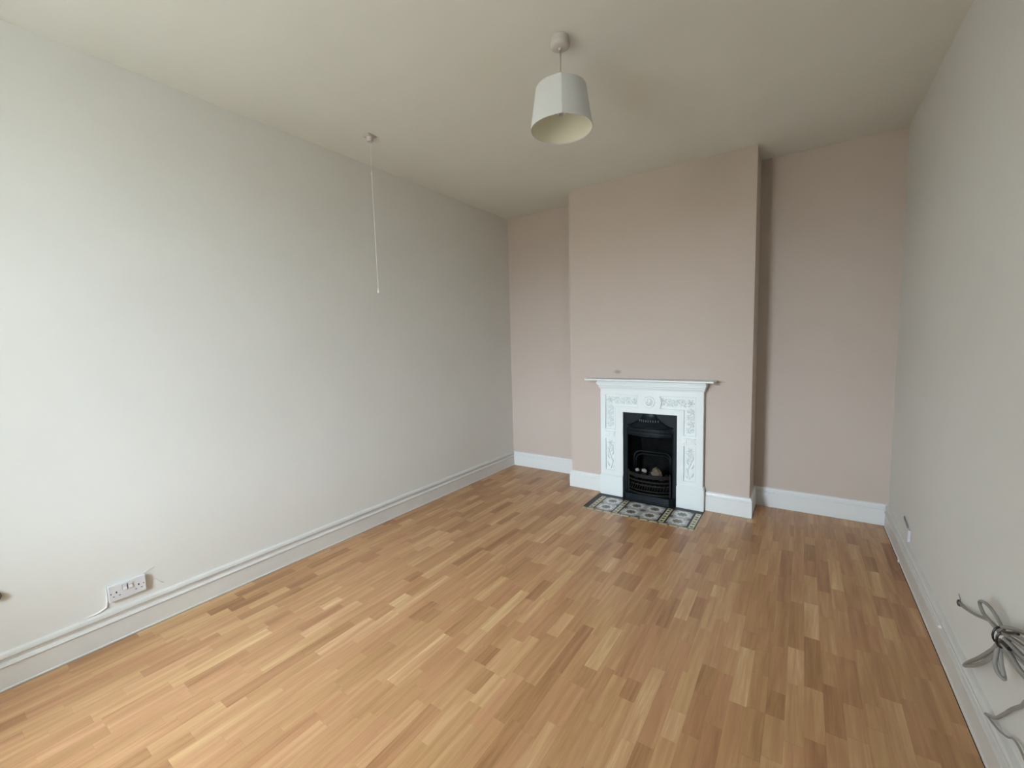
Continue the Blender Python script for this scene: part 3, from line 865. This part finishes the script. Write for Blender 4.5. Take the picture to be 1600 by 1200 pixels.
# old filler ridges in the plaster around the socket
wl = bpy.data.objects['wall_left']
fl_ = MB()
fl_.tube([(0.0005, -3.285, 0.272), (0.0008, -3.262, 0.279), (0.0006, -3.236, 0.285)], [0.0022, 0.0016, 0.0006], 6)
fl_.tube([(0.0005, -3.419, 0.27), (0.001, -3.420, 0.20), (0.001, -3.424, 0.172), (0.0008, -3.452, 0.160), (0.0005, -3.52, 0.154)], [0.001, 0.004, 0.006, 0.005, 0.001], 6)
fl_.tube([(0.0004, -3.262, 0.215), (0.0006, -3.235, 0.222), (0.0005, -3.222, 0.200), (0.0004, -3.206, 0.186)], [0.0006, 0.0014, 0.001, 0.0006], 6)
obj('plaster_ridges', fl_, M_filler, wl, smooth=True)

# ------------------------------------------------------------------ grey fitting at the very left edge
gb = MB().lathe((0, -3.742, 0.394), [(0.017, 0.0005), (0.0175, 0.012), (0.016, 0.020), (0.010, 0.025), (0.0, 0.0265)], 20, 'x')
gb_o = obj('wall_stop', gb, M_greyblob, loc=(0, -3.742, 0.394)); smooth_by_angle(gb_o, 0.8)
tag(gb_o, 'small dark grey rounded knob on the left wall at the photo edge', 'fitting')

# ------------------------------------------------------------------ right wall: small socket, cables
SX = W
s2y, s2z = -0.712, 0.213
s2 = thing('small_socket', 'small white box fitting just above the right skirting near the far corner', 'socket', (SX, s2y, s2z))
obj('back_box', MB().box(SX-0.009, SX-0.0005, s2y-0.027, s2y+0.027, s2z-0.032, s2z+0.032), M_plas, s2, bevel=0.001)
obj('socket_front', MB().box(SX-0.014, SX-0.009, s2y-0.029, s2y+0.029, s2z-0.034, s2z+0.034), M_plas, s2, bevel=0.0018)
sk = obj('cable_stub', MB().tube([(SX-0.001, -0.548, 0.262), (SX-0.006, -0.590, 0.261), (SX-0.007, -0.645, 0.257), (SX-0.007, -0.690, 0.2475)], 0.0042, 8), M_cable, loc=(SX, -0.548, 0.262), smooth=True)
tag(sk, 'short grey cable end running down the right wall to the small white box', 'cable')

def sp_line(pts, n=6):
    """Catmull-Rom through pts"""
    P = [Vector(p) for p in pts]; P = [P[0]*2-P[1]]+P+[P[-1]*2-P[-2]]; out = []
    for i in range(1, len(P)-2):
        a, b, c, d = P[i-1:i+3]
        for k in range(n):
            t = k/n
            out.append(0.5*((2*b)+(c-a)*t+(2*a-5*b+4*c-d)*t*t+(3*b-a-3*c+d)*t**3))
    out.append(P[-2]); return out
coil = thing('cable_coil', 'bundle of coiled grey-white cable tied with black ties, hanging on the right wall', 'cable', (3.17, -2.17, 0.49))
CR = 0.0052
def strand(pts, r=CR):
    obj('cable_strand', MB().tube(sp_line(pts), r, 8), M_cable, coil, smooth=True)
strand([(3.208, -1.637, 0.309), (3.196, -1.741, 0.343), (3.186, -1.856, 0.386), (3.182, -1.938, 0.418), (3.18, -2.007, 0.447), (3.178, -2.061, 0.468), (3.174, -2.13, 0.486), (3.172, -2.166, 0.491)], 0.0048)
strand([(3.17, -2.165, 0.489), (3.17, -2.091, 0.481), (3.17, -2.037, 0.474), (3.17, -2.001, 0.48), (3.175, -1.973, 0.483), (3.175, -1.999, 0.498), (3.175, -2.048, 0.51), (3.178, -2.085, 0.507), (3.178, -2.121, 0.503), (3.178, -2.142, 0.498), (3.178, -2.158, 0.488)], 0.005)
strand([(3.165, -2.186, 0.481), (3.16, -2.153, 0.426), (3.16, -2.109, 0.383), (3.165, -2.032, 0.322), (3.18, -1.892, 0.221), (3.183, -1.842, 0.177), (3.18, -1.877, 0.197), (3.172, -1.978, 0.265), (3.166, -2.072, 0.336), (3.165, -2.134, 0.398), (3.165, -2.188, 0.471)], 0.0052)
strand([(3.155, -2.218, 0.493), (3.155, -2.179, 0.447), (3.155, -2.136, 0.405), (3.16, -2.061, 0.343), (3.17, -1.943, 0.253)], 0.0046)
strand([(3.16, -2.192, 0.475), (3.158, -2.188, 0.43), (3.158, -2.188, 0.405), (3.16, -2.209, 0.393), (3.165, -2.228, 0.392), (3.168, -2.221, 0.393), (3.168, -2.204, 0.407), (3.168, -2.188, 0.425), (3.165, -2.184, 0.468)], 0.0052)
strand([(3.17, -2.17, 0.512), (3.17, -2.215, 0.537), (3.17, -2.27, 0.562), (3.17, -2.307, 0.578), (3.17, -2.358, 0.6), (3.17, -2.405, 0.62), (3.15, -2.522, 0.67), (3.15, -2.537, 0.665), (3.15, -2.499, 0.637), (3.155, -2.425, 0.606), (3.155, -2.358, 0.585), (3.155, -2.285, 0.557), (3.155, -2.238, 0.53)], 0.0052)
strand([(3.16, -2.229, 0.521), (3.16, -2.301, 0.546), (3.16, -2.346, 0.558), (3.16, -2.413, 0.58), (3.14, -2.546, 0.637), (3.14, -2.561, 0.631), (3.14, -2.522, 0.608), (3.15, -2.433, 0.568), (3.15, -2.383, 0.551), (3.15, -2.327, 0.54), (3.15, -2.266, 0.527)], 0.0058)
strand([(3.165, -2.203, 0.488), (3.165, -2.26, 0.496), (3.165, -2.337, 0.513), (3.165, -2.406, 0.531), (3.145, -2.526, 0.581), (3.145, -2.556, 0.574), (3.145, -2.502, 0.548), (3.155, -2.374, 0.505), (3.155, -2.337, 0.5), (3.155, -2.287, 0.501), (3.155, -2.235, 0.496)], 0.0052)
strand([(3.17, -2.179, 0.467), (3.17, -2.218, 0.459), (3.17, -2.273, 0.463), (3.17, -2.328, 0.472), (3.17, -2.397, 0.486)], 0.0052)
for (xx, yy, zz) in ((3.166, -2.172, 0.488), (3.160, -2.222, 0.502)):
    obj('black_tie', MB().tube([(xx+0.015*math.cos(2*PI*k/14), yy+0.008*math.cos(2*PI*k/14), zz+0.024*math.sin(2*PI*k/14)) for k in range(14)], 0.0028, 6, True), M_tie, coil, label='black plastic tie')
obj('tie_end', MB().tube(sp_line([(3.145, -2.267, 0.549), (3.145, -2.303, 0.566), (3.145, -2.336, 0.586), (3.145, -2.358, 0.596)]), 0.0036, 6), M_tie, coil)
obj('tie_end', MB().tube(sp_line([(3.145, -2.273, 0.521), (3.145, -2.294, 0.526), (3.145, -2.319, 0.531)]), 0.0058, 6), M_tie, coil)

obj('wall_grommet', MB().lathe((W, -1.640, 0.309), [(0.0, -0.009), (0.007, -0.009), (0.012, -0.006), (0.013, -0.0005)], 16, 'x'), mat('dark_grommet', (0.08, 0.078, 0.075, 1), 0.6), coil)
obj('wire_whisker', MB().tube([(3.207, -1.645, 0.314), (3.203, -1.667, 0.338), (3.205, -1.636, 0.343)], 0.0014, 6), M_cable, coil)
lc = thing('loose_cable', 'thin grey cable dropping down the right wall and along the skirting top', 'cable', (3.19, -2.10, 0.16))
low = [(3.196, -2.60, 0.50), (3.196, -2.45, 0.46), (3.196, -2.291, 0.389), (3.196, -2.246, 0.340), (3.195, -2.197, 0.292), (3.194, -2.145, 0.233), (3.192, -2.10, 0.186), (3.186, -2.052, 0.158)]
obj('cable_run', MB().tube(sp_line(low), 0.0045, 8), M_cable, lc, smooth=True)
low2 = [(3.186, -2.052, 0.158), (3.190, -2.098, 0.164), (3.192, -2.150, 0.180), (3.195, -2.185, 0.196), (3.197, -2.21, 0.214), (3.197, -2.246, 0.222), (3.197, -2.30, 0.216), (3.197, -2.45, 0.19), (3.197, -2.7, 0.17)]
obj('cable_run', MB().tube(sp_line(low2), 0.0030, 8), M_cable, lc, smooth=True)
clp = MB(); clp.lathe((W-0.0235, -1.516, 0.128), [(0, -0.007), (0.004, -0.007), (0.006, -0.003), (0.0065, 0.002)], 12, 'x')
o = obj('cable_clip', clp, mat('bright_white_plastic', srgb(250, 250, 250), 0.3), loc=(W-0.02, -1.516, 0.128), smooth=True)
tag(o, 'tiny bright white cable clip on the right skirting board', 'clip')
flk = MB(); flk.prism([(-0.62, 0.0), (-0.60, 0.0), (-0.606, 0.016), (-0.615, 0.010)], W-0.0285, W-0.024, 'yz')
o = obj('paint_flake', flk, mat('bare_white_paint_chip', srgb(245, 245, 243), 0.5), loc=(W-0.026, -0.61, 0.0))
tag(o, 'small curled white paint flake at the foot of the right skirting board', 'flake')

for o in bpy.data.objects:
    if '_o' in o: del o['_o']
